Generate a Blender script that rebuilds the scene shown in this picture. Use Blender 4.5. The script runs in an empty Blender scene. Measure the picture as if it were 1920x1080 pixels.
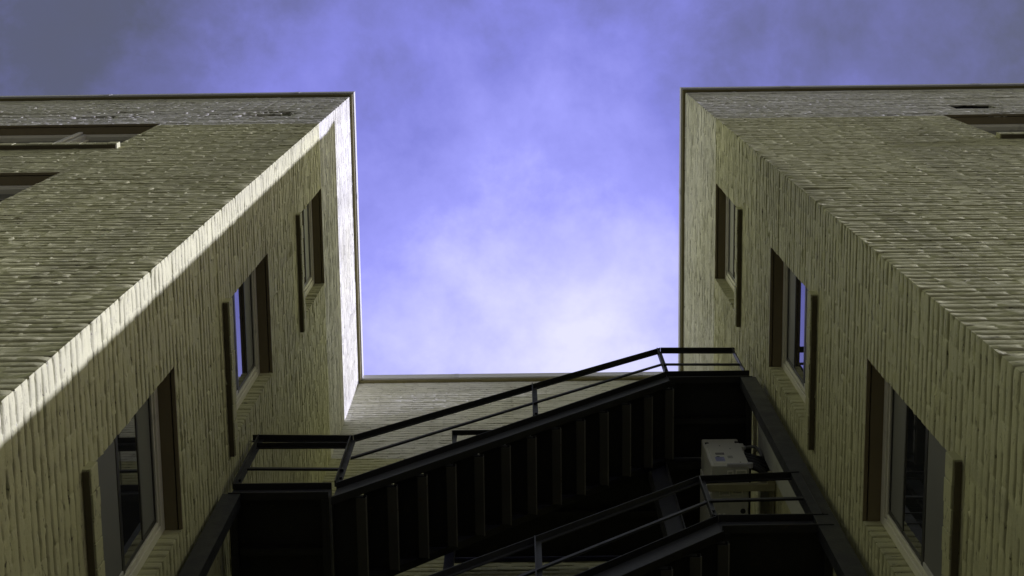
import bpy, bmesh, math, random
import numpy as np
from mathutils import Vector, Matrix
S = bpy.context.scene
COL = S.collection
# ------------------------------------------------------------------ camera
F_PX, PITCH, YAW, ROLL = 3187.6, 1.3753, -0.0242, 0.0117
cam = bpy.data.cameras.new("camera"); cam.sensor_width = 36.0; cam.lens = 36.0 * F_PX / 1920.0
cam.clip_start = 0.05; cam.clip_end = 2000
co = bpy.data.objects.new("camera", cam); COL.objects.link(co); S.camera = co
cp, sp = math.cos(PITCH), math.sin(PITCH)
Fv = Vector((math.sin(YAW) * cp, math.cos(YAW) * cp, sp)); R0 = Vector((math.cos(YAW), -math.sin(YAW), 0)); U0 = R0.cross(Fv)
Rv = math.cos(ROLL) * R0 + math.sin(ROLL) * U0; Uv = -math.sin(ROLL) * R0 + math.cos(ROLL) * U0
co.matrix_world = Matrix(((Rv.x, Uv.x, -Fv.x, 0), (Rv.y, Uv.y, -Fv.y, 0), (Rv.z, Uv.z, -Fv.z, 0), (0, 0, 0, 1)))

# ------------------------------------------------------------------ light
SUN_EL, SUN_OFF = math.radians(26.3), math.radians(2.3)      # from the right, grazing the street fronts
to_sun = Vector((math.cos(SUN_EL) * math.cos(SUN_OFF), -math.cos(SUN_EL) * math.sin(SUN_OFF), math.sin(SUN_EL)))
sl = bpy.data.lights.new("sun", 'SUN'); sl.energy = 4.4; sl.angle = math.radians(0.5); sl.color = (0.72, 0.705, 1.0)
so = bpy.data.objects.new("sun", sl); COL.objects.link(so); so.rotation_euler = to_sun.to_track_quat('Z', 'Y').to_euler()

W = bpy.data.worlds.new("World"); S.world = W; W.use_nodes = True
nt = W.node_tree; nt.nodes.clear()
def N(t, **k):
    n = nt.nodes.new(t)
    for a, b in k.items(): setattr(n, a, b)
    return n
def math_(op, a, b=None, clamp=False):
    n = N('ShaderNodeMath', operation=op, use_clamp=clamp)
    for i, v in enumerate((a, b)):
        if v is None: continue
        if isinstance(v, (int, float)): n.inputs[i].default_value = v
        else: nt.links.new(v, n.inputs[i])
    return n.outputs[0]
tc = N('ShaderNodeTexCoord')
sky = N('ShaderNodeTexSky', sky_type='NISHITA', sun_disc=False, sun_elevation=SUN_EL, sun_rotation=math.radians(90) + SUN_OFF)
skyb = N('ShaderNodeMix', data_type='RGBA', blend_type='MULTIPLY'); skyb.inputs[0].default_value = 1
nt.links.new(sky.outputs[0], skyb.inputs[6]); skyb.inputs[7].default_value = (0.45, 0.36, 0.4, 1)
def noise(scale, detail, rough, vec, dist=0.0):
    n = N('ShaderNodeTexNoise'); n.inputs['Scale'].default_value = scale; n.inputs['Detail'].default_value = detail
    n.inputs['Roughness'].default_value = rough; n.inputs['Distortion'].default_value = dist
    nt.links.new(vec, n.inputs['Vector']); return n.outputs[0]
n1 = noise(4.6, 9, 0.55, tc.outputs['Generated'], 0.15); n2 = noise(13.0, 10, 0.62, tc.outputs['Generated'], 0.12)
bright = (Fv + Rv * ((1035 - 960) / F_PX) + Uv * ((540 - 700) / F_PX)).normalized()
dt = N('ShaderNodeVectorMath', operation='DOT_PRODUCT'); nt.links.new(tc.outputs['Generated'], dt.inputs[0]); dt.inputs[1].default_value = bright
ang = math_('ARCCOSINE', math_('MINIMUM', dt.outputs['Value'], 1.0))
t = math_('ADD', ang, math_('ADD', math_('MULTIPLY', math_('SUBTRACT', n1, 0.5), -0.21), math_('MULTIPLY', math_('SUBTRACT', n2, 0.5), -0.20)))
t = math_('DIVIDE', t, 1.6)
cr = N('ShaderNodeValToRGB'); nt.links.new(t, cr.inputs[0])
el = cr.color_ramp.elements
stops = [(0.0, (.58, .575, .80)), (0.07, (.40, .40, .75)), (0.13, (.25, .25, .69)), (0.20, (.165, .168, .52)), (0.265, (.105, .108, .27)), (0.33, (.066, .07, .11)), (0.6, (.065, .065, .045)), (1.1, (.04, .04, .025)), (1.35, (.05, .05, .035)), (1.6, (.04, .04, .03))]
while len(el) < len(stops): el.new(0.5)
for e, (p, c) in zip(el, stops): e.position = p / 1.6; e.color = (*c, 1)
# unseen yellowish glow added to left, right and far sky to brighten inner walls
sx = N('ShaderNodeSeparateXYZ'); nt.links.new(tc.outputs['Generated'], sx.inputs[0])
dd = math_('MAXIMUM', math_('MAXIMUM', sx.outputs[1], math_('MULTIPLY', math_('ABSOLUTE', sx.outputs[0]), 0.97)), math_('MULTIPLY', sx.outputs[1], 0.9))
fill_mask = math_('MULTIPLY', math_('MULTIPLY', math_('SUBTRACT', dd, 0.36), 6.0, True), math_('MULTIPLY', math_('SUBTRACT', sx.outputs[2], 0.50), 3.0, True), True)
warm_fill = N('ShaderNodeBackground'); warm_fill.inputs[0].default_value = (.82, .82, .45, 1); nt.links.new(math_('MULTIPLY', fill_mask, 2.0), warm_fill.inputs[1])
bg1 = N('ShaderNodeBackground'); nt.links.new(skyb.outputs[2], bg1.inputs[0]); bg1.inputs[1].default_value = 0.05
bg2 = N('ShaderNodeBackground'); nt.links.new(cr.outputs[0], bg2.inputs[0]); bg2.inputs[1].default_value = 0.89
ad = N('ShaderNodeAddShader'); nt.links.new(bg1.outputs[0], ad.inputs[0]); nt.links.new(bg2.outputs[0], ad.inputs[1])
ad2 = N('ShaderNodeAddShader'); nt.links.new(ad.outputs[0], ad2.inputs[0]); nt.links.new(warm_fill.outputs[0], ad2.inputs[1])
wo = N('ShaderNodeOutputWorld'); nt.links.new(ad2.outputs[0], wo.inputs[0])
S.view_settings.view_transform = 'Standard'; S.view_settings.look = 'None'; S.view_settings.gamma = 1.0; S.view_settings.exposure = 0.60

# ------------------------------------------------------------------ materials
class Mat:
    def __init__(s, name):
        s.m = bpy.data.materials.new(name); s.m.use_nodes = True; s.t = s.m.node_tree; s.b = s.t.nodes['Principled BSDF']
        s.co = s.n('ShaderNodeTexCoord').outputs['Object']
    def n(s, ty, **k):
        x = s.t.nodes.new(ty)
        for a, b in k.items(): setattr(x, a, b)
        return x
    def l(s, a, b): s.t.links.new(a, b)
    def noise(s, scale, detail=4, rough=.6, sc=(1, 1, 1), vec=None):
        mp = s.n('ShaderNodeMapping'); mp.inputs['Scale'].default_value = sc; s.l(vec or s.co, mp.inputs[0])
        x = s.n('ShaderNodeTexNoise'); x.inputs['Scale'].default_value = scale; x.inputs['Detail'].default_value = detail; x.inputs['Roughness'].default_value = rough
        s.l(mp.outputs[0], x.inputs['Vector']); return x.outputs[0]
    def ramp(s, v, stops):
        r = s.n('ShaderNodeValToRGB'); s.l(v, r.inputs[0]); e = r.color_ramp.elements
        while len(e) < len(stops): e.new(.5)
        for q, (p, c) in zip(e, stops): q.position = p; q.color = (c, c, c, 1) if isinstance(c, (int, float)) else (*c, 1)
        return r.outputs[0]
    def mix(s, f, a, b, mode='MIX'):
        x = s.n('ShaderNodeMix', data_type='RGBA', blend_type=mode)
        for i, v in ((0, f), (6, a), (7, b)):
            if isinstance(v, (int, float)): x.inputs[i].default_value = v
            elif isinstance(v, tuple): x.inputs[i].default_value = (*v, 1)
            else: s.l(v, x.inputs[i])
        return x.outputs[2]
    def math(s, op, a, b=0.0, clamp=False):
        x = s.n('ShaderNodeMath', operation=op, use_clamp=clamp)
        for i, v in enumerate((a, b)):
            if isinstance(v, (int, float)): x.inputs[i].default_value = v
            else: s.l(v, x.inputs[i])
        return x.outputs[0]
    def bump(s, h, strength=.5, dist=.01):
        x = s.n('ShaderNodeBump'); x.inputs['Strength'].default_value = strength; x.inputs['Distance'].default_value = dist
        s.l(h, x.inputs['Height']); s.l(x.outputs[0], s.b.inputs['Normal'])
    def set(s, **k):
        for a, v in k.items():
            i = s.b.inputs[a.replace('_', ' ')]
            if isinstance(v, tuple): i.default_value = (*v, 1)
            elif isinstance(v, (int, float)): i.default_value = v
            else: s.l(v, i)
        return s

def brick_paint():
    M = Mat("painted_brick")
    at = M.n('ShaderNodeAttribute', attribute_name='tint'); tint = at.outputs['Fac']
    sep = M.n('ShaderNodeSeparateXYZ'); M.l(M.co, sep.inputs[0])
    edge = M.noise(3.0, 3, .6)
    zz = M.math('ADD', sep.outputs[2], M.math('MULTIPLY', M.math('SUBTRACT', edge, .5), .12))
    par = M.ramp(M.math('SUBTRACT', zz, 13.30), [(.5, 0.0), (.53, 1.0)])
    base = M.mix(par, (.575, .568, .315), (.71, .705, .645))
    # every brick a shade of its own
    tn = M.math('MULTIPLY', M.math('ADD', tint, 1.0), .5)
    base = M.mix(1.0, base, M.ramp(tn, [(0, .06), (.22, .25), (.44, .80), (.5, .90), (.75, 1.0), (1, 1.07)]), 'MULTIPLY')
    # slow unevenness of the coats
    big = M.noise(.55, 5, .6)
    base = M.mix(M.ramp(big, [(.35, 0.0), (.65, .55)]), base, (.47, .464, .265))
    # rain dirt in vertical runs
    run = M.noise(2.6, 6, .65, (1, 1, .06))
    base = M.mix(M.ramp(run, [(.52, 0.0), (.75, .45)]), base, (.22, .21, .15))
    # chipped paint
    chip = M.noise(13, 7, .75, (1, 1, 3.2))
    base = M.mix(M.ramp(chip, [(.585, 0.0), (.63, .85)]), base, (.085, .075, .05))
    lt = M.noise(31, 4, .7, (1, 1, 1.4))
    base = M.mix(M.ramp(lt, [(.66, 0.0), (.71, .6)]), base, (.74, .73, .66))
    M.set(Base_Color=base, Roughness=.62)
    M.b.inputs['Specular IOR Level'].default_value = .35
    h = M.math('ADD', M.noise(30, 8, .75, (1, 1, 1.6)), M.math('MULTIPLY', M.noise(160, 3, .6), .35))
    M.bump(h, .7, .007)
    return M.m
def steel(name, c0, c1, rough, chips=.0):
    M = Mat(name)
    a = M.noise(6, 6, .65); base = M.mix(a, c0, c1)
    r = M.noise(24, 6, .75)
    base = M.mix(M.ramp(r, [(.60, 0.0), (.66, .6 + chips)]), base, (.050, .034, .020))
    r2 = M.noise(60, 4, .7)
    base = M.mix(M.ramp(r2, [(.70, 0.0), (.73, .8)]), base, (.16, .15, .11))
    M.set(Base_Color=base, Roughness=M.ramp(a, [(.3, rough - .08), (.7, rough + .15)]))
    M.bump(M.noise(70, 5, .7), .35, .004)
    return M.m
def flat(name, c, rough, var=.12, bscale=50, metal=0, bump=.15, streak=None):
    M = Mat(name); a = M.noise(4, 5, .65)
    base = M.mix(a, tuple(x * (1 - var) for x in c), tuple(min(1, x * (1 + var)) for x in c))
    if streak: base = M.mix(M.ramp(M.noise(9, 6, .7, streak), [(.55, 0.0), (.8, .55)]), base, tuple(x * .4 for x in c))
    M.set(Base_Color=base, Roughness=rough, Metallic=metal); M.bump(M.noise(bscale, 4, .6), bump, .003)
    return M.m
M_BR = brick_paint()
M_ST = steel("black_painted_steel", (.010, .010, .0105), (.020, .020, .022), .42)
M_STSKY = steel("skylit_black_steel", (.035, .037, .045), (.065, .066, .075), .36)  # lighter copy of the black steel, with sky light painted in
M_TR = steel("black_tread_steel", (.006, .006, .006), (.014, .0135, .012), .6, .2)
M_COL = steel('column_steel', (.012, .0135, .019), (.024, .0265, .036), .40)
M_NOS = steel('lighter_nosing_steel', (.034, .033, .028), (.066, .062, .052), .5, .35)  # lighter than the tread plate, so the strip stands out
M_LIP = steel('lip_highlight_steel', (.12, .115, .10), (.20, .19, .16), .45, .3)  # edge highlight of the treads painted as lighter steel
M_FR = flat("cream_frame_paint", (.72, .70, .56), .45, .1, streak=(1, 1, .3))
M_SOF = flat("brown_soffit_paint", (.20, .165, .09), .6, .15)
M_SASH = flat("dark_sash_paint", (.028, .028, .026), .4, .2)
M_SILLF = flat("pale_sash_paint", (.58, .57, .52), .4, .08)
M_COP = flat("coping_metal", (.60, .60, .58), .35, .06, metal=0)
M_COPU = flat("coping_underboard", (.16, .14, .055), .7, .3, streak=(2, 2, 2))
M_DARK = flat("interior_dark", (.02, .02, .018), .9)
M_ROOF = flat("roof_felt", (.06, .06, .06), .9)
M_AC = flat("beige_enamel", (.80, .80, .70), .38, .05)
M_ACD = flat("dark_plastic", (.02, .02, .02), .5)
M_ACG = flat("grey_label", (.16, .16, .16), .5, .05)
M_ACW = flat("pale_label", (.42, .44, .72), .4, .04)
M_GALV = flat("galvanised_metal", (.50, .50, .52), .35, .1)
M_PLATE = flat("pale_grey_paint", (.55, .56, .50), .55, .08, streak=(1, 1, .3))
M_RUB = flat("black_rubber", (.012, .012, .014), .5)
M_RUST = flat("rusty_bracket_paint", (.36, .34, .21), .6, .3, streak=(2, 2, 2))
M_SILLSH = flat('shaded_brown_brick', (.095, .08, .043), .85, .45)
def glass():
    M = Mat("window_glass"); a = M.noise(1.3, 3, .5)
    M.set(Base_Color=M.mix(a, (.012, .013, .016), (.030, .032, .036)), Roughness=.02); M.b.inputs['IOR'].default_value = 1.9
    return M.m
M_GL = glass()
def screen():
    M = Mat("insect_screen"); a = M.noise(2.5, 4, .6); M.set(Base_Color=M.mix(a, (.12, .123, .12), (.19, .19, .17)), Roughness=.55); return M.m
M_SCR = screen()
def asphalt():
    M = Mat("asphalt"); a = M.noise(.8, 6, .6); b = M.noise(40, 5, .7)
    M.set(Base_Color=M.mix(M.ramp(b, [(.4, 0.), (.7, 1.)]), M.mix(a, (.035, .035, .030), (.055, .053, .042)), (.08, .078, .065)), Roughness=.9)
    M.bump(b, .5, .01); return M.m
M_ASP = asphalt()

# ------------------------------------------------------------------ helpers
class MB:
    def __init__(s): s.v = []; s.f = []
    def quadbox(s, P):          # 8 corners, bottom ring then top ring
        o = len(s.v); s.v += [tuple(p) for p in P]
        s.f += [tuple(o + i for i in q) for q in ((0, 3, 2, 1), (4, 5, 6, 7), (0, 1, 5, 4), (1, 2, 6, 5), (2, 3, 7, 6), (3, 0, 4, 7))]
        return s
    def box(s, x0, x1, y0, y1, z0, z1):
        return s.quadbox([(x0, y0, z0), (x1, y0, z0), (x1, y1, z0), (x0, y1, z0), (x0, y0, z1), (x1, y0, z1), (x1, y1, z1), (x0, y1, z1)])
    def slope(s, xa, za, xb, zb, y0, y1, lo, hi):   # bar running in XZ, offsets lo..hi in z
        return s.quadbox([(xa, y0, za + lo), (xb, y0, zb + lo), (xb, y1, zb + lo), (xa, y1, za + lo), (xa, y0, za + hi), (xb, y0, zb + hi), (xb, y1, zb + hi), (xa, y1, za + hi)])
    def rod(s, p, q, r, n=6):
        p = Vector(p); q = Vector(q); d = (q - p).normalized(); a = d.orthogonal().normalized(); b = d.cross(a); o = len(s.v)
        for c in (p, q):
            for i in range(n):
                t = 2 * math.pi * i / n; s.v.append(tuple(c + a * (r * math.cos(t)) + b * (r * math.sin(t))))
        s.f += [(o + i, o + (i + 1) % n, o + n + (i + 1) % n, o + n + i) for i in range(n)]
        s.f += [tuple(o + i for i in reversed(range(n))), tuple(o + n + i for i in range(n))]
        return s
    def tube(s, pts, r, n=8):
        P = [Vector(p) for p in pts]; o = len(s.v); up = None
        for k, p in enumerate(P):
            d = (P[min(k + 1, len(P) - 1)] - P[max(k - 1, 0)]).normalized()
            a = d.orthogonal().normalized() if up is None else (up - d * up.dot(d)).normalized(); up = a; b = d.cross(a)
            for i in range(n):
                t = 2 * math.pi * i / n; s.v.append(tuple(p + a * (r * math.cos(t)) + b * (r * math.sin(t))))
        for k in range(len(P) - 1):
            for i in range(n): s.f.append((o + k * n + i, o + k * n + (i + 1) % n, o + (k + 1) * n + (i + 1) % n, o + (k + 1) * n + i))
        s.f += [tuple(o + i for i in reversed(range(n))), tuple(o + (len(P) - 1) * n + i for i in range(n))]
        return s
    def build(s, name, mat, parent=None, bevel=0.0, smooth=False, label=None):
        me = bpy.data.meshes.new(name); me.from_pydata(s.v, [], s.f); me.update()
        o = bpy.data.objects.new(name, me); COL.objects.link(o)
        for m in (mat if isinstance(mat, (list, tuple)) else [mat]): me.materials.append(m)
        if parent:
            o.parent = parent
        if bevel:
            b = o.modifiers.new("bevel", 'BEVEL'); b.width = bevel; b.segments = 2; b.limit_method = 'ANGLE'
        if smooth: me.polygons.foreach_set('use_smooth', [True] * len(me.polygons))
        if label: o['label'] = label
        return o
def tag(o, label, cat, group=None):
    o['label'] = label; o['category'] = cat
    if group: o['group'] = group
    return o
def empty(name, label, cat, group=None):
    o = bpy.data.objects.new(name, None); COL.objects.link(o); o.empty_display_size = .2
    return tag(o, label, cat, group)
def arc(p0, p1, p2, p3, n=14):
    P = [Vector(p) for p in (p0, p1, p2, p3)]; out = []
    for i in range(n + 1):
        t = i / n; out.append(P[0] * (1 - t) ** 3 + P[1] * 3 * t * (1 - t) ** 2 + P[2] * 3 * t * t * (1 - t) + P[3] * t ** 3)
    return out

# ------------------------------------------------------------------ ground
g = MB(); g.v = [(-300, -300, -1.6), (300, -300, -1.6), (300, 300, -1.6), (-300, 300, -1.6)]; g.f = [(0, 1, 2, 3)]
go = g.build('ground', M_ASP); go['kind'] = 'structure'; go['label'] = 'dark asphalt yard at the foot of the brick walls'

# ------------------------------------------------------------------ the building
XL, XR, Y0, Y1, ZG = -1.6165, 1.6113, 1.351, 4.191, -1.6
CH = .0762; NC = 236; ZT = ZG + CH * NC
HB = .1065
bld = empty('brick_building', 'tall cream painted brick building wrapped in a U around the narrow recess', 'building')

ZF = np.array([0, .0065, .0085, .032, .054, .0705]) / .0762
row_z = []; row_k = []; row_t = []
for k in range(NC):
    fine = k > 58
    for i, fz in enumerate(ZF):
        if not fine and i in (3,): continue
        row_z.append(ZG + (k + fz) * CH); row_k.append(k); row_t.append(i)
row_z.append(ZT); row_k.append(NC - 1); row_t.append(0)
row_z = np.array(row_z); row_k = np.array(row_k); row_t = np.array(row_t)
ROWS = len(row_z); joint_row = row_t < 2
ISTOP = (row_t == 5); ISBOT = (row_t == 2)

def smooth_noise(rng, shape, ku, kz):
    a = rng.standard_normal(shape)
    for ax, k in ((1, ku), (0, kz)):
        if k > 1:
            ker = np.ones(k) / k
            a = np.apply_along_axis(lambda r: np.convolve(r, ker, 'same'), ax, a) * math.sqrt(k)
    return a

def corner_profile(seed):
    rng = np.random.default_rng(seed); c = rng.normal(0, .0022, NC)[row_k]
    h = np.where(joint_row, -.0065 - abs(rng.normal(0, .004, ROWS)), c + rng.normal(0, .0010, ROWS))
    h[ISBOT | ISTOP] -= .0015
    return h

def brick_wall(name, corner, udir, nrm, L, holes, seed, prof=None, oth=None, fine_to=3.2, parent=None, deep=(), rough=1.0, drip=1.0):
    """heightfield of real courses; corner = point at u=0 (z ignored); holes = (u0,u1,course0,course1)"""
    rng = np.random.default_rng(seed)
    us = []; halves = int(math.ceil(L / HB)); flag = []; hh = []
    for h in range(halves):
        fr = (0, .0085, .012, .040, .070, .1025) if h * HB < fine_to else (0, .0085, .055)
        for i, f_ in enumerate(fr):
            u = h * HB + f_
            if u >= L - 1e-4: break
            us.append(u); flag.append(i < 2 and h > 0); hh.append(h)
    us.append(L); flag.append(False); hh.append(hh[-1])
    us = np.array(us); flag = np.array(flag); hh = np.array(hh); C_ = len(us)
    K = row_k[:, None]; H_ = hh[None, :]
    jv = flag[None, :] & (((H_ + K) % 2) == 0)
    bid = ((H_ + K) // 2)
    nb = bid.max() + 2
    boff = rng.normal(0, .0004, (NC, nb)) * rough + rng.normal(0, .0009, (NC, 1)); tilt = rng.normal(.0001, .0005, (NC, nb)) * rough; yaw = rng.normal(0, .0002, (NC, nb)) * rough
    proud = rng.random((NC, nb)) < .02; boff[proud] += .0018
    tint = .25 + .5 * rng.random((NC, nb)) + rng.normal(0, .10, (NC, 1)); tint = np.clip(tint, 0, 1)
    fz = ((row_z - ZG) / CH - row_k - .5)[:, None]
    uu = (us[None, :] / (2 * HB)) - bid - .25
    face = boff[K, bid] + tilt[K, bid] * fz * 2 + yaw[K, bid] * np.clip(uu, -1, 1) + smooth_noise(rng, (ROWS, C_), 2, 1) * .00048 * rough
    face = face - .0004 * (ISTOP | ISBOT)[:, None]
    # paint lumps hanging off the lower arris
    lump = (rng.random((ROWS, C_)) < .05 * drip) * ISBOT[:, None]; face = face + lump * abs(rng.normal(0, .0030, (ROWS, C_)))
    lump2 = (rng.random((ROWS, C_)) < .008 * drip) * (row_t >= 2)[:, None]; face = face + lump2 * abs(rng.normal(0, .0042, (ROWS, C_)))
    mk = smooth_noise(rng, (NC + 1, C_), 4, 1) * .8 + smooth_noise(rng, (NC + 1, C_), 12, 1) * .5
    kk = np.where(row_t == 0, row_k, row_k)
    mort = mk[kk]
    q = np.clip(.50 + .50 * mort, 0, 1.7)
    md = -.0006 - .0075 * q
    face = face - np.where((row_t == 5)[:, None], .0002 + .0008 * np.clip(.50 + .50 * mk[np.minimum(row_k + 1, NC)], 0, 1.7), 0)
    big = smooth_noise(rng, (NC + 1, C_), 8, 1)[kk]
    md = np.where(big > 1.9, -.013, md)
    jd = -.0004 - .0010 * abs(rng.standard_normal((ROWS, C_)))
    filled = rng.random((NC, nb)) < .5
    jd = np.where(filled[K, bid], -.0001, jd)
    h = np.where(joint_row[:, None], md, np.where(jv, jd, face))
    # open, washed-out joints, bare brick darkened to hold their shade
    raw_shade = np.zeros((ROWS, C_), bool)
    for (ua, ub, ca, cb, dens) in deep:
        m = (row_k[:, None] >= ca) & (row_k[:, None] < cb) & (us[None, :] > ua) & (us[None, :] < ub)
        hk = smooth_noise(rng, (NC + 1, C_), 22, 1) > (2.2 - dens)
        hk = hk[row_k]; h = np.where(m & hk, -.030 + .25 * h, h); raw_shade |= m & hk
    joint_wob = np.clip(smooth_noise(rng, (NC + 2, C_), 9, 1), -2, 2) * .0009
    P = np.zeros((ROWS, C_, 3))
    cx = np.array([corner[0], corner[1], 0.0]); ud = np.array([*udir, 0.0]); nr = np.array([*nrm, 0.0])
    P[:] = cx + us[None, :, None] * ud + h[:, :, None] * nr
    P[:, :, 2] = row_z[:, None] + np.isin(row_t, (1, 2))[:, None] * np.clip(smooth_noise(rng, (ROWS, C_), 3, 1), -1.3, 2.0) * .0011 + (np.isin(row_t, (0, 1, 2, 5)) & (row_k > 0))[:, None] * joint_wob[row_k + (row_t == 5)]
    if prof is not None:
        P[:, 0, :] = cx + prof[:, None] * nr + prof[:, None] * np.array([*oth, 0.0]); P[:, 0, 2] = P[:, 1, 2]
        P[:, 1, :2] = (cx + us[1] * ud)[:2] + (prof[:, None] * nr)[:, :2]
        h2 = .5 * (prof + h[:, 2]); P[:, 2, :2] = (cx + us[2] * ud)[:2] + (h2[:, None] * nr)[:, :2]
    idx = np.arange(ROWS * C_).reshape(ROWS, C_)
    keep = np.ones((ROWS - 1, C_ - 1), bool); rev = []
    for (u0, u1, c0, c1) in holes:
        i0 = int(np.argmin(abs(us - u0))); i1 = int(np.argmin(abs(us - u1)))
        r0 = int(np.argmin(abs(row_z - (ZG + c0 * CH)))); r1 = int(np.argmin(abs(row_z - (ZG + c1 * CH))))
        keep[r0:r1, i0:i1] = False; rev.append((i0, i1, r0, r1, us[i0], us[i1]))
    quads = np.stack([idx[:-1, :-1], idx[:-1, 1:], idx[1:, 1:], idx[1:, :-1]], -1)[keep]
    if np.cross(ud, [0, 0, 1]) @ nr < 0: quads = quads[:, ::-1]
    V = P.reshape(-1, 3); grime_shade = np.clip(.40 - 1.15 * q, -.88, .5); T = np.where(joint_row[:, None], grime_shade, np.where(jv, np.where(filled[K, bid], .5, .2), tint[K, bid])); T = np.where(raw_shade, -.93, T).reshape(-1)  # joint grime plus painted shade, darker where the joint is deeper
    allq = [quads]; off = len(V); Vs = [V]; Ts = [T]
    for (i0, i1, r0, r1, _, _) in rev:
        for ci, sgn in ((i0, 1), (i1, -1)):
            nr_ = r1 - r0 + 1; rr = np.arange(r0, r1 + 1)
            lay = [P[rr, ci]]; jr = rng.normal(0, .0025, NC)[row_k[rr]]
            for d in (.010, .05, .135):
                Q = P[rr, ci].copy(); inset = np.where(joint_row[rr], -.007, jr) * sgn
                Q[:, :2] = (cx + us[ci] * ud)[:2] + inset[:, None] * ud[:2] - d * nr[:2]; lay.append(Q)
            A = np.stack(lay, 1); ii = off + np.arange(A.shape[0] * 4).reshape(-1, 4)
            q = np.stack([ii[:-1, :-1], ii[:-1, 1:], ii[1:, 1:], ii[1:, :-1]], -1).reshape(-1, 4)
            Vs.append(A.reshape(-1, 3)); Ts.append(np.full(A.shape[0] * 4, .5)); allq.append(q); off += A.shape[0] * 4
    V = np.concatenate(Vs); T = np.concatenate(Ts); Q = np.concatenate(allq)
    me = bpy.data.meshes.new(name); me.vertices.add(len(V)); me.vertices.foreach_set('co', V.astype(np.float32).ravel())
    me.loops.add(len(Q) * 4); me.loops.foreach_set('vertex_index', Q.astype(np.int32).ravel())
    me.polygons.add(len(Q)); me.polygons.foreach_set('loop_start', np.arange(0, len(Q) * 4, 4, dtype=np.int32))
    me.update(calc_edges=True)
    a = me.attributes.new('tint', 'FLOAT', 'POINT'); a.data.foreach_set('value', T.astype(np.float32))
    me.materials.append(M_BR); ob = bpy.data.objects.new(name, me); COL.objects.link(ob); ob.parent = parent
    return ob, rev

SIDE_H = [(.519, 1.319, 101, 122), (.519, 1.319, 141, 162), (.519, 1.319, 182, 202), (.519, 1.319, 61, 82)]
pl, pr = corner_profile(3), corner_profile(4)
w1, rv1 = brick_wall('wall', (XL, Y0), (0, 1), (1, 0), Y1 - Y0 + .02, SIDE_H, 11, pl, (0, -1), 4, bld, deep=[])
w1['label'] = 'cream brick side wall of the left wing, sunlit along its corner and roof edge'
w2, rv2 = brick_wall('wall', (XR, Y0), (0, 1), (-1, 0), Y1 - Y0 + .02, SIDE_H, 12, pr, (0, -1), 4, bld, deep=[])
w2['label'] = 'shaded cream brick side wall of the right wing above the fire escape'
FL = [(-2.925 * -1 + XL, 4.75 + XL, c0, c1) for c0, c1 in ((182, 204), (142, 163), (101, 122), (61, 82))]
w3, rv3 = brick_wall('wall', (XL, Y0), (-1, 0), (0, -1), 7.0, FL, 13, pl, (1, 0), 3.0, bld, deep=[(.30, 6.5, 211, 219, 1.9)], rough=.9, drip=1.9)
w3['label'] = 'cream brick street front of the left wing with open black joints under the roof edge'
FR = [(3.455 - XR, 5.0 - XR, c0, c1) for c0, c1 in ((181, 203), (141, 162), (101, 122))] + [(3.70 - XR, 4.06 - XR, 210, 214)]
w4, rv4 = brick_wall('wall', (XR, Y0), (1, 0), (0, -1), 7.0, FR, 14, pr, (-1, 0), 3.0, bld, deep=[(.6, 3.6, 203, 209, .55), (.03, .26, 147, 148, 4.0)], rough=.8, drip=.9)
w4['label'] = 'cream brick street front of the right wing with a small open slot near the roof'
BACK_H = []
w5, rv5 = brick_wall('wall', (XR + .02, Y1), (-1, 0), (0, -1), XR - XL + .04, BACK_H, 15, None, None, 4, bld, deep=[])
w5['label'] = 'brick back wall closing the recess behind the fire escape'

core = MB()
core.box(-8.6, XL - .17, Y0 + .17, 9, ZG, ZT - .03).box(XR + .17, 8.6, Y0 + .17, 9, ZG, ZT - .03).box(XL - .168, XR + .168, Y1 + .17, 9, ZG, ZT - .032)
core.build('wall_core', M_DARK, bld)
ends = MB(); ends.box(-8.64, -8.602, Y0, 9.05, ZG, ZT).box(8.602, 8.64, Y0, 9.05, ZG, ZT).box(-8.6, 8.6, 9.002, 9.05, ZG, ZT)
ends.build('outer_wall', M_BR, bld)
rf = MB(); rf.box(-8.66, XL - .02, Y0 + .02, 9.06, ZT - .028, ZT + .03).box(XR + .02, 8.66, Y0 + .02, 9.06, ZT - .028, ZT + .03).box(XL - .018, XR + .018, Y1 + .02, 9.06, ZT - .026, ZT + .028)
rf.build('roof', M_ROOF, bld)
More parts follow.
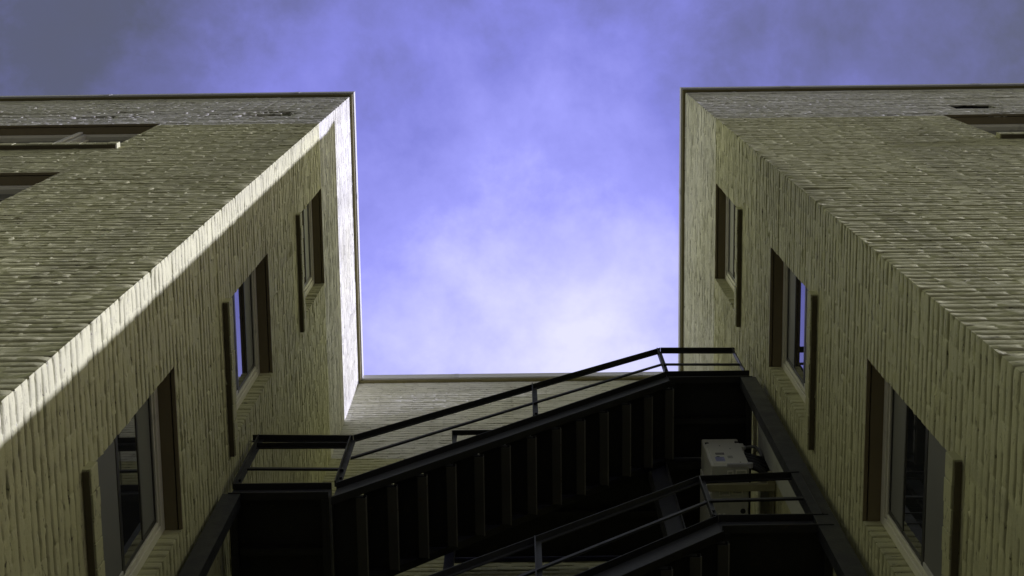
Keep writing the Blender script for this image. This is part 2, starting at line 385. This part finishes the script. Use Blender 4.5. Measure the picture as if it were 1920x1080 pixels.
# coping: under-board (dark, set in) and a proud metal drip edge above it
def edge_run(p, q, n, under, drip, ext):
    (px, py), (qx, qy) = p, q; nx, ny = n
    def bar(mb, d0, d1, z0, z1, e):
        tx, ty = (qx - px), (qy - py); l = math.hypot(tx, ty); tx /= l; ty /= l
        a = (px - tx * e[0], py - ty * e[0]); b = (qx + tx * e[1], qy + ty * e[1])
        c = [(a[0] + nx * d0, a[1] + ny * d0), (b[0] + nx * d0, b[1] + ny * d0), (b[0] + nx * d1, b[1] + ny * d1), (a[0] + nx * d1, a[1] + ny * d1)]
        mb.quadbox([(x, y, z0) for x, y in c] + [(x, y, z1) for x, y in c])
    bar(under, -.02, .024, ZT - .004, ZT + .050, (ext[0] * .024, ext[1] * .024)); bar(drip, -.02, .037, ZT + .052, ZT + .19, (ext[0] * .037, ext[1] * .037))
for (p, q, n, ex, lab) in (((XL, Y0), (XL, Y1), (1, 0), (1, -1), 'roof coping edge of the left wing, white in the sun'), ((XR, Y0), (XR, Y1), (-1, 0), (1, -1), None), ((XL, Y1), (XR, Y1), (0, -1), (0, 0), None),
                           ((-8.6, Y0), (XL - .022, Y0), (0, -1), (0, 0), None), ((XR + .022, Y0), (8.6, Y0), (0, -1), (0, 0), None)):
    u_, d_ = MB(), MB(); edge_run(p, q, n, u_, d_, ex)
    c = d_.build('coping', M_COP, bld); u_.build('under_board', M_COPU, c)
    if lab: c['label'] = lab
    L_ = math.hypot(q[0] - p[0], q[1] - p[1]); tx, ty = (q[0] - p[0]) / L_, (q[1] - p[1]) / L_; a_ = .95
    while a_ < L_ - .1:
        sm = MB(); x_, y_ = p[0] + tx * a_, p[1] + ty * a_; cc = [(x_ + n[0] * .0372, y_ + n[1] * .0372), (x_ + tx * .05 + n[0] * .0372, y_ + ty * .05 + n[1] * .0372), (x_ + tx * .05 + n[0] * .0392, y_ + ty * .05 + n[1] * .0392), (x_ + n[0] * .0392, y_ + n[1] * .0392)]
        sm.quadbox([(x, y, ZT + .048) for x, y in cc] + [(x, y, ZT + .191) for x, y in cc]); sm.build('joint_cover', M_GALV, c); a_ += 1.83

def window(frame_fn, a0, a1, z0, z1, label, mull=None, bars=(.40, .80), seed=0):
    """frame_fn(mb, a0, a1, d0, d1, z0, z1): box along the wall a0..a1, depth d0..d1"""
    B = frame_fn; fr = MB()
    B(fr, a0, a1, .080, .150, z1 - .085, z1 - .012); B(fr, a0, a0 + .045, .080, .150, z0, z1 - .087); B(fr, a1 - .045, a1, .080, .150, z0, z1 - .087); B(fr, a0 + .047, a1 - .047, .080, .150, z0, z0 + .05)
    B(fr, a0 + .047, a1 - .047, .088, .148, z1 - .11, z1 - .087); B(fr, a0 + .047, a0 + .070, .088, .148, z0 + .052, z1 - .112); B(fr, a1 - .070, a1 - .047, .088, .148, z0 + .052, z1 - .112)
    w = fr.build('window', M_FR, bld, bevel=.004, label=label)
    so_ = MB(); B(so_, a0 - .03, a1 + .03, .022, .152, z1 - .010, z1 + .03); B(so_, a0 - .002, a1 + .002, -.001, .016, z1 - .006, z1 + .004); so_.build('soffit', M_SOF, w)
    ia, ib = a0 + .072, a1 - .072
    spans = [(ia, ib)] if mull is None else [(ia, mull - .045), (mull + .045, ib)]
    if mull is not None:
        m = MB(); B(m, mull - .043, mull + .043, .070, .148, z0 + .05, z1 - .088); B(m, mull - .02, mull + .02, .050, .068, z0 + .05, z1 - .088); m.build('mullion', M_SILLF, w, bevel=.006)
    for (p, q) in spans:
        zt = z1 - .113; zb = z0 + .054
        zb1 = z1 - bars[1]; zb0 = z1 - bars[0]
        up, lo = MB(), MB()
        if mull is None:
            B(up, p, q, .096, .130, zb0 - .012, zb0 + .012); B(up, p, q, .091, .130, zb1 - .022, zb1 + .022)
            B(up, p, p + .02, .096, .128, zb1 + .024, zt); B(up, q - .02, q, .096, .128, zb1 + .024, zt); B(up, p + .022, q - .022, .096, .128, zt - .02, zt)
            up.build('sash_rail', M_SASH, w, bevel=.002)
            B(lo, p, p + .028, .0885, .112, zb + .03, zb1 - .024); B(lo, q - .028, q, .0885, .112, zb + .03, zb1 - .024); B(lo, p, q, .0885, .112, zb, zb + .028); lo.build('sash', M_SILLF, w, bevel=.002)
            g1, g2, g3 = MB(), MB(), MB()
            B(g1, p + .021, q - .021, .101, .106, zb0 + .0125, zt - .021); g1.build('pane', M_SCR, w)
            B(g2, p + .021, q - .021, .0985, .1035, zb1 + .0225, zb0 - .0125); g2.build('pane', M_GL, w)
            B(g3, p + .029, q - .029, .094, .099, zb + .029, zb1 - .0225); g3.build('pane', M_SCR, w)
        else:
            B(up, p, q, .100, .140, zb1 - .022, zb1 + .022); B(up, p, p + .022, .112, .138, zb, zt); B(up, q - .022, q, .112, .138, zb, zt); up.build('sash_rail', M_FR, w, bevel=.002)
            g1 = MB(); B(g1, p + .023, q - .023, .122, .127, zb, zb1 - .0225); g1.build('pane', M_GL, w)
            g2 = MB(); B(g2, p + .023, q - .023, .122, .127, zb1 + .0225, zt); g2.build('pane', M_GL, w)
    # row of sill bricks laid on edge, standing proud of the wall, slightly sloped
    rnd = random.Random(seed); sl_ = MB(); a = a0 - .035; e = a1 + .055
    while a < e - .02:
        b = min(a + .095, e); j = rnd.uniform(-.0025, .0025); B(sl_, a + .0005, b - .0005, -.036 + j, .079, z0 - .112 + rnd.uniform(-.0015, .0015), z0 - .006 + rnd.uniform(-.002, .002)); a = b + .002
    B(sl_, a0 - .033, e - .002, -.030, .078, z0 - .106, z0 - .014)
    o = sl_.build('sill', M_BR, w, bevel=.003)
    ub = MB(); B(ub, a0 - .028, e - .008, -.029, -.004, z0 - .124, z0 - .1165); ub.build('sill_shade_strip', M_SILLSH, o)  # added strip, brown brick tone darkened to carry shade below the sill
    return w
def fL(mb, a0, a1, d0, d1, z0, z1): mb.box(XL - d1, XL - d0, a0, a1, z0, z1)
def fR(mb, a0, a1, d0, d1, z0, z1): mb.box(XR + d0, XR + d1, a0, a1, z0, z1)
def fF(mb, a0, a1, d0, d1, z0, z1): mb.box(a0, a1, Y0 + d0, Y0 + d1, z0, z1)
def fB(mb, a0, a1, d0, d1, z0, z1): mb.box(a0, a1, Y1 + d0, Y1 + d1, z0, z1)
flo = ['third floor', 'fourth floor', 'top floor', 'second floor']
for i, r in enumerate(rv1):
    window(fL, Y0 + r[4], Y0 + r[5], row_z[r[2]], row_z[r[3]], 'sash window in the left side wall, ' + flo[i], seed=i)
for i, r in enumerate(rv2):
    window(fR, Y0 + r[4], Y0 + r[5], row_z[r[2]], row_z[r[3]], 'sash window in the right side wall, ' + flo[i], seed=10 + i)
for i, r in enumerate(rv3):
    window(fF, XL - r[5], XL - r[4], row_z[r[2]], row_z[r[3]], 'wide window with a cream centre post in the left street front', mull=-3.57, bars=(.4, .8), seed=20 + i)
for i, r in enumerate(rv4[:3]):
    window(fF, XR + r[4], XR + r[5], row_z[r[2]], row_z[r[3]], 'wide window in the right street front', mull=4.4, bars=(.4, .8), seed=30 + i)
r = rv4[3]; vb = MB(); vb.box(XR + r[4] - .03, XR + r[5] + .03, Y0 + .10, Y0 + .16, row_z[r[2]] - .03, row_z[r[3]] + .03).box(XR + r[4] - .03, XR + r[5] + .03, Y0 + .012, Y0 + .098, row_z[r[3]], row_z[r[3]] + .03)
vb.build('vent_slot', M_DARK, bld)

# ------------------------------------------------------------------ fire escape
fe = empty('fire_escape', 'black steel fire escape zigzagging up between the two brick side walls', 'fire escape')
YF, YB = 2.80, 3.335
def channel_x(mb, xa, za, xb, zb, yf, h=.165, fl=.036, side=1):      # C section running in XZ, z = underside; flanges at yf..yf+fl
    ylo, yhi = (yf, yf + fl) if side > 0 else (yf - fl, yf)
    k = math.hypot(xb - xa, zb - za) / abs(xb - xa); za += h - h * k; zb += h - h * k; h *= k
    mb.slope(xa, za, xb, zb, ylo, yhi, 0, .008); mb.slope(xa, za, xb, zb, ylo, yhi, h - .008, h)
    wy = (yhi, yhi + .007) if side > 0 else (ylo - .007, ylo)
    mb.slope(xa, za, xb, zb, wy[0], wy[1], 0, h)
def web_only(mb, xa, za, xb, zb, yf, h=.165, fl=.036):  # thin sheet over the web, painted lighter as if lit by the sky
    k = math.hypot(xb - xa, zb - za) / abs(xb - xa); za += h - h * k; zb += h - h * k; h *= k
    mb.slope(xa, za, xb, zb, yf + fl - .0015, yf + fl - .0005, .012, h - .012)
def bolt(mb, x, y, z, d=(0, -1, 0), r=.011):
    mb.rod((x, y, z), (x + d[0] * .012, y + d[1] * .012, z + d[2] * .012), r)
def stair(xa, za, xb, zb, n):     # za / zb = underside height of the stringers at both ends
    for lab, yy, sd in (('front', YF, 1), ('back', YB + .036, -1)):
        s = MB(); channel_x(s, xa, za, xb, zb, yy, side=sd); o = s.build('stringer', M_ST, fe, label=lab + ' channel stringer of the flight')
        if sd > 0:
            w_ = MB(); web_only(w_, xa, za, xb, zb, yy); w_.build('lit_web_face', M_STSKY, o)
    dx = (xb - xa) / n; dz = (zb - za) / n
    for i in range(n):
        x = xa + dx * i; z = za + dz * (i + .55) - .03; t = MB()
        y0, y1 = YF + .045, YB - .009
        t.box(x - .012, x + dx + .02, y0, y1, z, z + .005)
        t.box(x - .012, x - .007, y0, y1, z - .035, z - .0005); t.box(x + dx + .015, x + dx + .020, y0, y1, z - .035, z - .0005)
        t.box(x + .0, x + dx, y0, y0 + .004, z - .03, z - .0005).box(x, x + dx, y1 - .004, y1, z - .03, z - .0005)
        o = t.build('tread', M_TR, fe); q = MB(); q.box(x + dx - .036, x + dx + .0145, y0 + .005, y1 - .005, z - .040, z - .036); q.build('nosing', M_NOS, o); q = MB(); q.box(x + dx + .0147, x + dx + .0215, y0, y1, z - .041, z - .0352); q.build('lip', M_LIP, o)
def landing(x0, x1, y0, y1, z, cols=True):      # z = underside of the edge channels
    p = MB(); p.box(x0 + .01, x1 - .01, y0 + .045, y1 - .01, z + .085, z + .092)
    o = p.build('landing', M_TR, fe)
    e = MB(); channel_x(e, x0, z, x1, z, y0); e.box(x0, x1, y1 - .008, y1, z, z + .165)
    e.box(x0, x0 + .007, y0 + .044, y1 - .009, z, z + .165); e.box(x1 - .007, x1, y0 + .044, y1 - .009, z, z + .165)
    e.box(x0 + .008, x0 + .04, y0 + .044, y1 - .009, z, z + .007); e.box(x1 - .04, x1 - .008, y0 + .044, y1 - .009, z, z + .007)
    e.build('edge_channel', M_ST, o)
    w_ = MB(); web_only(w_, x0, z, x1, z, y0); w_.build('lit_web_face', M_STSKY, o)
    ny = int((y1 - y0) / .42)
    for k in range(1, ny + 1):
        yy = y0 + (y1 - y0) * k / (ny + 1); j = MB(); j.box(x0 + .042, x1 - .042, yy, yy + .006, z + .035, z + .084).box(x0 + .042, x1 - .042, yy + .0065, yy + .04, z + .035, z + .04)
        j.build('joist', M_TR, o)
    return o
XA, XB = -1.005, .985
ZUL, ZUR, ZLR, ZLL = 8.635, 11.015, 8.028, 5.66
stair(XA, ZUL, XB, ZUR, 13)
stair(XA, ZLR - 2.19, XB, ZLR, 13)
landing(-1.562, -1.030, YF, 4.10, ZUL)                      # left landing
landing(XB + .002, 1.545, YF, 3.395, ZUR)                   # right landings and the gallery behind
landing(-.53, 1.545, 3.40, 4.09, ZUR)
landing(XB + .002, 1.540, YF, 3.395, ZLR); landing(-.53, 1.540, 3.40, 4.09, ZLR)
landing(-1.562, -1.030, YF, 4.10, ZLR - 2.19)
def rail(pts, w=.036, h=.006, name='handrail', up=True, mat=None):       # angle iron handrail through (x, z) points
    m = MB()
    for (xa, za), (xb, zb) in zip(pts, pts[1:]):
        m.slope(xa, za, xb, zb, YF - .001, YF + w, -h, 0)
        m.slope(xa, za, xb, zb, YF + w - .006, YF + w - .0002, -w, -h - .0002) if up else None
    return m.build(name, mat or M_ST, fe)
def flat_rail(pts, name='mid_rail', w=.012, h=.028, mat=None):
    m = MB()
    for (xa, za), (xb, zb) in zip(pts, pts[1:]): m.slope(xa, za, xb, zb, YF + .012, YF + .012 + w, -h, 0)
    return m.build(name, mat or M_ST, fe)
def post(x, z0, z1, w=.034, lab=None):
    m = MB(); m.box(x - w / 2, x + w / 2, YF + .026, YF + .032, z0, z1).box(x - w / 2, x - w / 2 + .006, YF - .004, YF + .0255, z0, z1)
    bolt(m, x + .004, YF + .026, z0 + .05, r=.008); bolt(m, x + .004, YF + .026, z0 + .12, r=.008)
    return m.build('post', M_ST if lab is None else lab, fe)
rail([(-1.60, 9.745), (-1.0, 9.71)]); rail([(-.998, 9.71), (1.0, 11.878)]); rail([(1.002, 11.878), (1.530, 11.85)])
rail([(-1.55, 9.575), (-1.02, 9.56)], w=.030, name='second_rail')
flat_rail([(-1.535, 9.135), (-.995, 9.105)]); flat_rail([(-.975, 9.315), (.975, 11.457)]); flat_rail([(.98, 11.457), (1.508, 11.43)])
post(-1.550, 8.80, 9.742); post(-1.0, 8.82, 9.705); post(.087, 10.10, 10.90); post(.990, 11.18, 11.86); post(1.518, 11.18, 11.845, w=.018)
rail([(-.99, 6.80), (.957, 8.842)], mat=M_STSKY); rail([(.959, 8.842), (1.508, 8.90)])
flat_rail([(-.98, 6.38), (.975, 8.48)], mat=M_STSKY); flat_rail([(.978, 8.48), (1.535, 8.505)])
post(.072, 7.20, 7.90, lab=M_STSKY); post(.972, 8.19, 8.835, lab=M_STSKY); post(1.518, 8.19, 8.895, w=.018); post(-1.0, 5.97, 6.8)
gr_ = MB(); gr_.box(-.50, .97, 3.402, 3.436, 11.894, 11.900).box(-.50, .97, 3.430, 3.436, 11.882, 11.8938); gr_.build('gallery_rail', M_ST, fe)
gr_ = MB(); gr_.box(-.506, -.5005, 3.402, 4.085, 11.882, 11.90); gr_.build('gallery_rail', M_ST, fe)
for px_ in (-.483, .22, .92):
    gp_ = MB(); gp_.box(px_ - .015, px_ + .015, 3.437, 3.443, 11.18, 11.89).box(px_ - .015, px_ - .009, 3.4435, 3.47, 11.18, 11.89); gp_.build('gallery_rail_post', M_STSKY, fe)
# side columns fixed to the wing walls
def column(x0, x1, z1, inner):
    m = MB(); m.box(x0, x1, YF + .004 + .0, YF + .012, ZG, z1)
    if inner > 0: m.box(x1 - .007, x1, YF + .0125, YF + .075, ZG, z1); m.box(x0, x0 + .007, YF + .0125, YF + .075, ZG, z1)
    else: m.box(x0, x0 + .007, YF + .0125, YF + .075, ZG, z1); m.box(x1 - .007, x1, YF + .0125, YF + .075, ZG, z1)
    m.build('column', M_COL, fe)
column(-1.592, -1.497, ZUL - .002, 1); column(1.462, 1.566, ZUR - .002, -1)
lb = MB(); lb.box(1.375, 1.46, YF + .05, YF + .057, ZG, ZUR - .01).box(1.375, 1.382, YF + .058, YF + .09, ZG, ZUR - .01)
# posts under the gallery
def hpost(x0, x1, y, z1, mat):
    m = MB(); m.box(x0, x1, y, y + .008, ZG, z1).box(x0, x0 + .007, y + .0085, y + .12, ZG, z1).box(x1 - .007, x1, y - .035, y - .0005, ZG, z1)
    return m.build('gallery_post', mat, fe)
hpost(.852, .962, 3.385, ZUR - .004, M_STSKY); hpost(-.452, -.392, 3.40, ZUR - .004, M_STSKY)

# ------------------------------------------------------------------ air conditioner on its wall bracket
ac = empty('air_conditioner', 'beige outdoor air conditioning unit hanging under the black gallery at the right wall', 'air conditioner')
ax0, ax1, ay0, ay1, az0, az1 = 1.203, 1.445, 3.222, 4.00, 10.395, 10.985
b = MB(); b.box(ax0, ax1, ay0, ay1, az0, az1); b.build('body', M_AC, ac, bevel=.010)
c = MB(); c.box(ax0 + .018, ax1 - .002, ay0 - .007, ay0 + .01, az0 + .012, az1 - .13); c.box(ax1 - .03, ax1 + .022, ay0 + .0, ay0 + .05, az1 - .19, az1 - .11)
c.build('service_cover', M_AC, ac, bevel=.003)
h = MB(); h.box(ax0 + .012, ax0 + .035, ay0 - .009, ay0 - .0005, az1 - .128, az1 - .112).box(ax1 - .032, ax1 - .006, ay0 - .009, ay0 - .0005, az1 - .105, az1 - .09); h.build('hand_grip', M_ACD, ac)
yl = ay0 - .0072
def label(x0, x1, z0, z1, m, name='label', lines=0, lm=None):
    q = MB(); q.box(x0, x1, yl - .0010, yl, z0, z1); o = q.build(name, m, ac)
    if lines:
        t = MB()
        for i in range(lines):
            zz = z1 - (z1 - z0) * (i + .6) / (lines + .3); t.box(x0 + .004, x1 - .004 - .008 * (i % 3), yl - .0014, yl - .0011, zz - .003, zz)
        t.build('printing', lm or M_ACD, o)
    return o
label(ax0 + .052, ax0 + .108, az0 + .20, az0 + .243, M_ACG, lines=2, lm=M_AC)
label(ax0 + .040, ax0 + .098, az0 + .060, az0 + .150, M_ACW, lines=5, lm=M_ACG)
o_ = MB(); o_.rod((ax0 + .062, yl - .0009, az0 + .158), (ax0 + .062, yl - .0002, az0 + .158), .011, 16)
for v_i in range(len(o_.v)): vx, vy, vz = o_.v[v_i]; o_.v[v_i] = (vx, vy, az0 + .158 + (vz - az0 - .158) * .8)
o_.build('badge', M_ACD, ac)
label(ax0 + .122, ax0 + .156, az0 + .12, az0 + .172, M_PLATE, lines=4, lm=M_ACG)
sc = MB()
for x, z in ((ax0 + .16, az0 + .33), (ax0 + .19, az0 + .03), (ax0 + .10, az0 + .40)): sc.rod((x, yl - .002, z), (x, yl, z), .004, 8)
sc.build('screw', M_ACD, ac)
# base pan: rim, pressed ribs, drain hole, feet
bp_ = MB(); bp_.box(ax0 + .004, ax1 - .004, ay0 + .004, ay1 - .004, az0 - .010, az0 - .0005)
bp_.build('base_pan', M_PLATE, ac, bevel=.004)
def rr(x0, x1, y0, y1):
    rb = MB(); rb.box(x0, x1, y0, y0 + .007, az0 - .021, az0 - .0105).box(x0, x1, y1 - .007, y1, az0 - .021, az0 - .0105).box(x0, x0 + .007, y0 + .0075, y1 - .0075, az0 - .021, az0 - .0105).box(x1 - .007, x1, y0 + .0075, y1 - .0075, az0 - .021, az0 - .0105)
    rb.build('pressed_rib', M_AC, ac)
rr(ax0 + .10, ax0 + .14, ay0 + .035, ay0 + .075); rr(ax0 + .155, ax0 + .225, ay0 + .03, ay0 + .09); rr(ax0 + .05, ax0 + .12, ay0 + .15, ay0 + .20); rr(ax0 + .13, ax0 + .2, ay0 + .15, ay0 + .19)
rr(ax0 + .04, ax0 + .09, ay0 + .36, ay0 + .58); rr(ax0 + .10, ax0 + .15, ay0 + .36, ay0 + .58)
for x in (.055, .085):
    rb = MB(); rb.rod((ax0 + x, ay0 + .325, az0 - .018), (ax0 + x, ay0 + .325, az0 - .0105), .008, 10); rb.build('pan_stud', M_AC, ac)
dh = MB(); dh.rod((ax0 + .205, ay0 + .305, az0 - .013), (ax0 + .205, ay0 + .305, az0 - .0103), .017, 16); dh.build('drain_hole', M_ACD, ac)
tr = MB(); tr.box(ax0 + .10, ax1 + .008, ay0 - .010, ay0 + .012, az0 - .016, az0 + .004); tr.rod((ax1 + .004, ay0 - .012, az0 + .0), (ax1 + .004, ay0 + .02, az0 + .0), .020, 14); tr.build('bottom_trim', M_GALV, ac, bevel=.003)
gr = MB()
for i in range(34): gr.box(ax0 - .008, ax0 - .0005, ay0 + .20 + i * .016, ay0 + .208 + i * .016, az0 + .02, az0 + .56)
for i in range(9): gr.box(ax0 - .011, ax0 - .0085, ay0 + .19, ay0 + .75, az0 + .03 + i * .062, az0 + .036 + i * .062)
gr.build('fan_grille', M_AC, ac)
fn = MB(); fn.rod((ax0 - .0004, ay0 + .47, az0 + .29), (ax0 - .0001, ay0 + .47, az0 + .29), .24, 32); fn.build('fan_opening', M_ACD, ac)
# five lagged pipes bend from the end of the unit into the wall, one pale conduit above them
ends_ = [(1.597, 3.30, 10.86), (1.597, 3.315, 10.80), (1.597, 3.325, 10.73), (1.597, 3.335, 10.66), (1.597, 3.345, 10.60)]
for i, e_ in enumerate(ends_):
    z = az0 + .34 - i * .066
    t = MB(); t.tube(arc((ax1 - .002, ay0 + .035, z), (ax1 + .10, ay0 + .03, z - .06), (e_[0] - .03, e_[1] - .02, e_[2] - .26), e_), .0165 - .001 * (i % 2), 10)
    t.build('lagged_pipe', M_RUB, ac, smooth=True)
t = MB(); t.tube(arc((ax1 + .02, ay0 + .012, az1 - .175), (ax1 + .08, ay0 + .01, az1 - .16), (1.56, 3.22, 10.86), (1.575, 3.27, 10.72)), .011, 10); t.build('conduit', M_ACG, ac, smooth=True)
t = MB(); t.rod((ax1 + .012, ay0 + .012, az1 - .176), (ax1 + .03, ay0 + .012, az1 - .174), .014, 12); t.build('ferrule', M_GALV, ac, smooth=True)

br = empty('wall_bracket', 'rusty cream angle iron bracket under the beige air conditioner', 'bracket')
for y in (3.335, 3.86):
    m = MB()
    m.box(1.172, 1.604, y, y + .005, az0 - .058, az0 - .019); m.box(1.172, 1.604, y + .0055, y + .045, az0 - .058, az0 - .053)
    m.build('arm', M_RUST, br)
m = MB(); m.box(1.560, 1.604, 3.26, 3.334, az0 - .052, az0 - .020).box(1.597, 1.604, 3.20, 3.95, az0 - .018, az0 + .03); m.build('wall_rail', M_RUST, br)

dc = MB(); dc.box(1.588, 1.603, 3.075, 3.285, 9.15, 11.02)
tag(dc.build('cover_plate', M_PLATE, bevel=.004), 'pale grey cover plate on the right wall behind the steel column', 'cover plate')
cd = MB(); cd.rod((1.565, 2.93, 11.00), (1.565, 3.36, 11.00), .012, 12)
for y in (2.99, 3.30): cd.box(1.553, 1.604, y, y + .015, 10.983, 10.9865).box(1.595, 1.604, y - .001, y + .016, 10.975, 11.02)
tag(cd.build('conduit_pipe', M_RUST, smooth=False), 'thin cream conduit pipe along the right wall just under the landing', 'pipe')
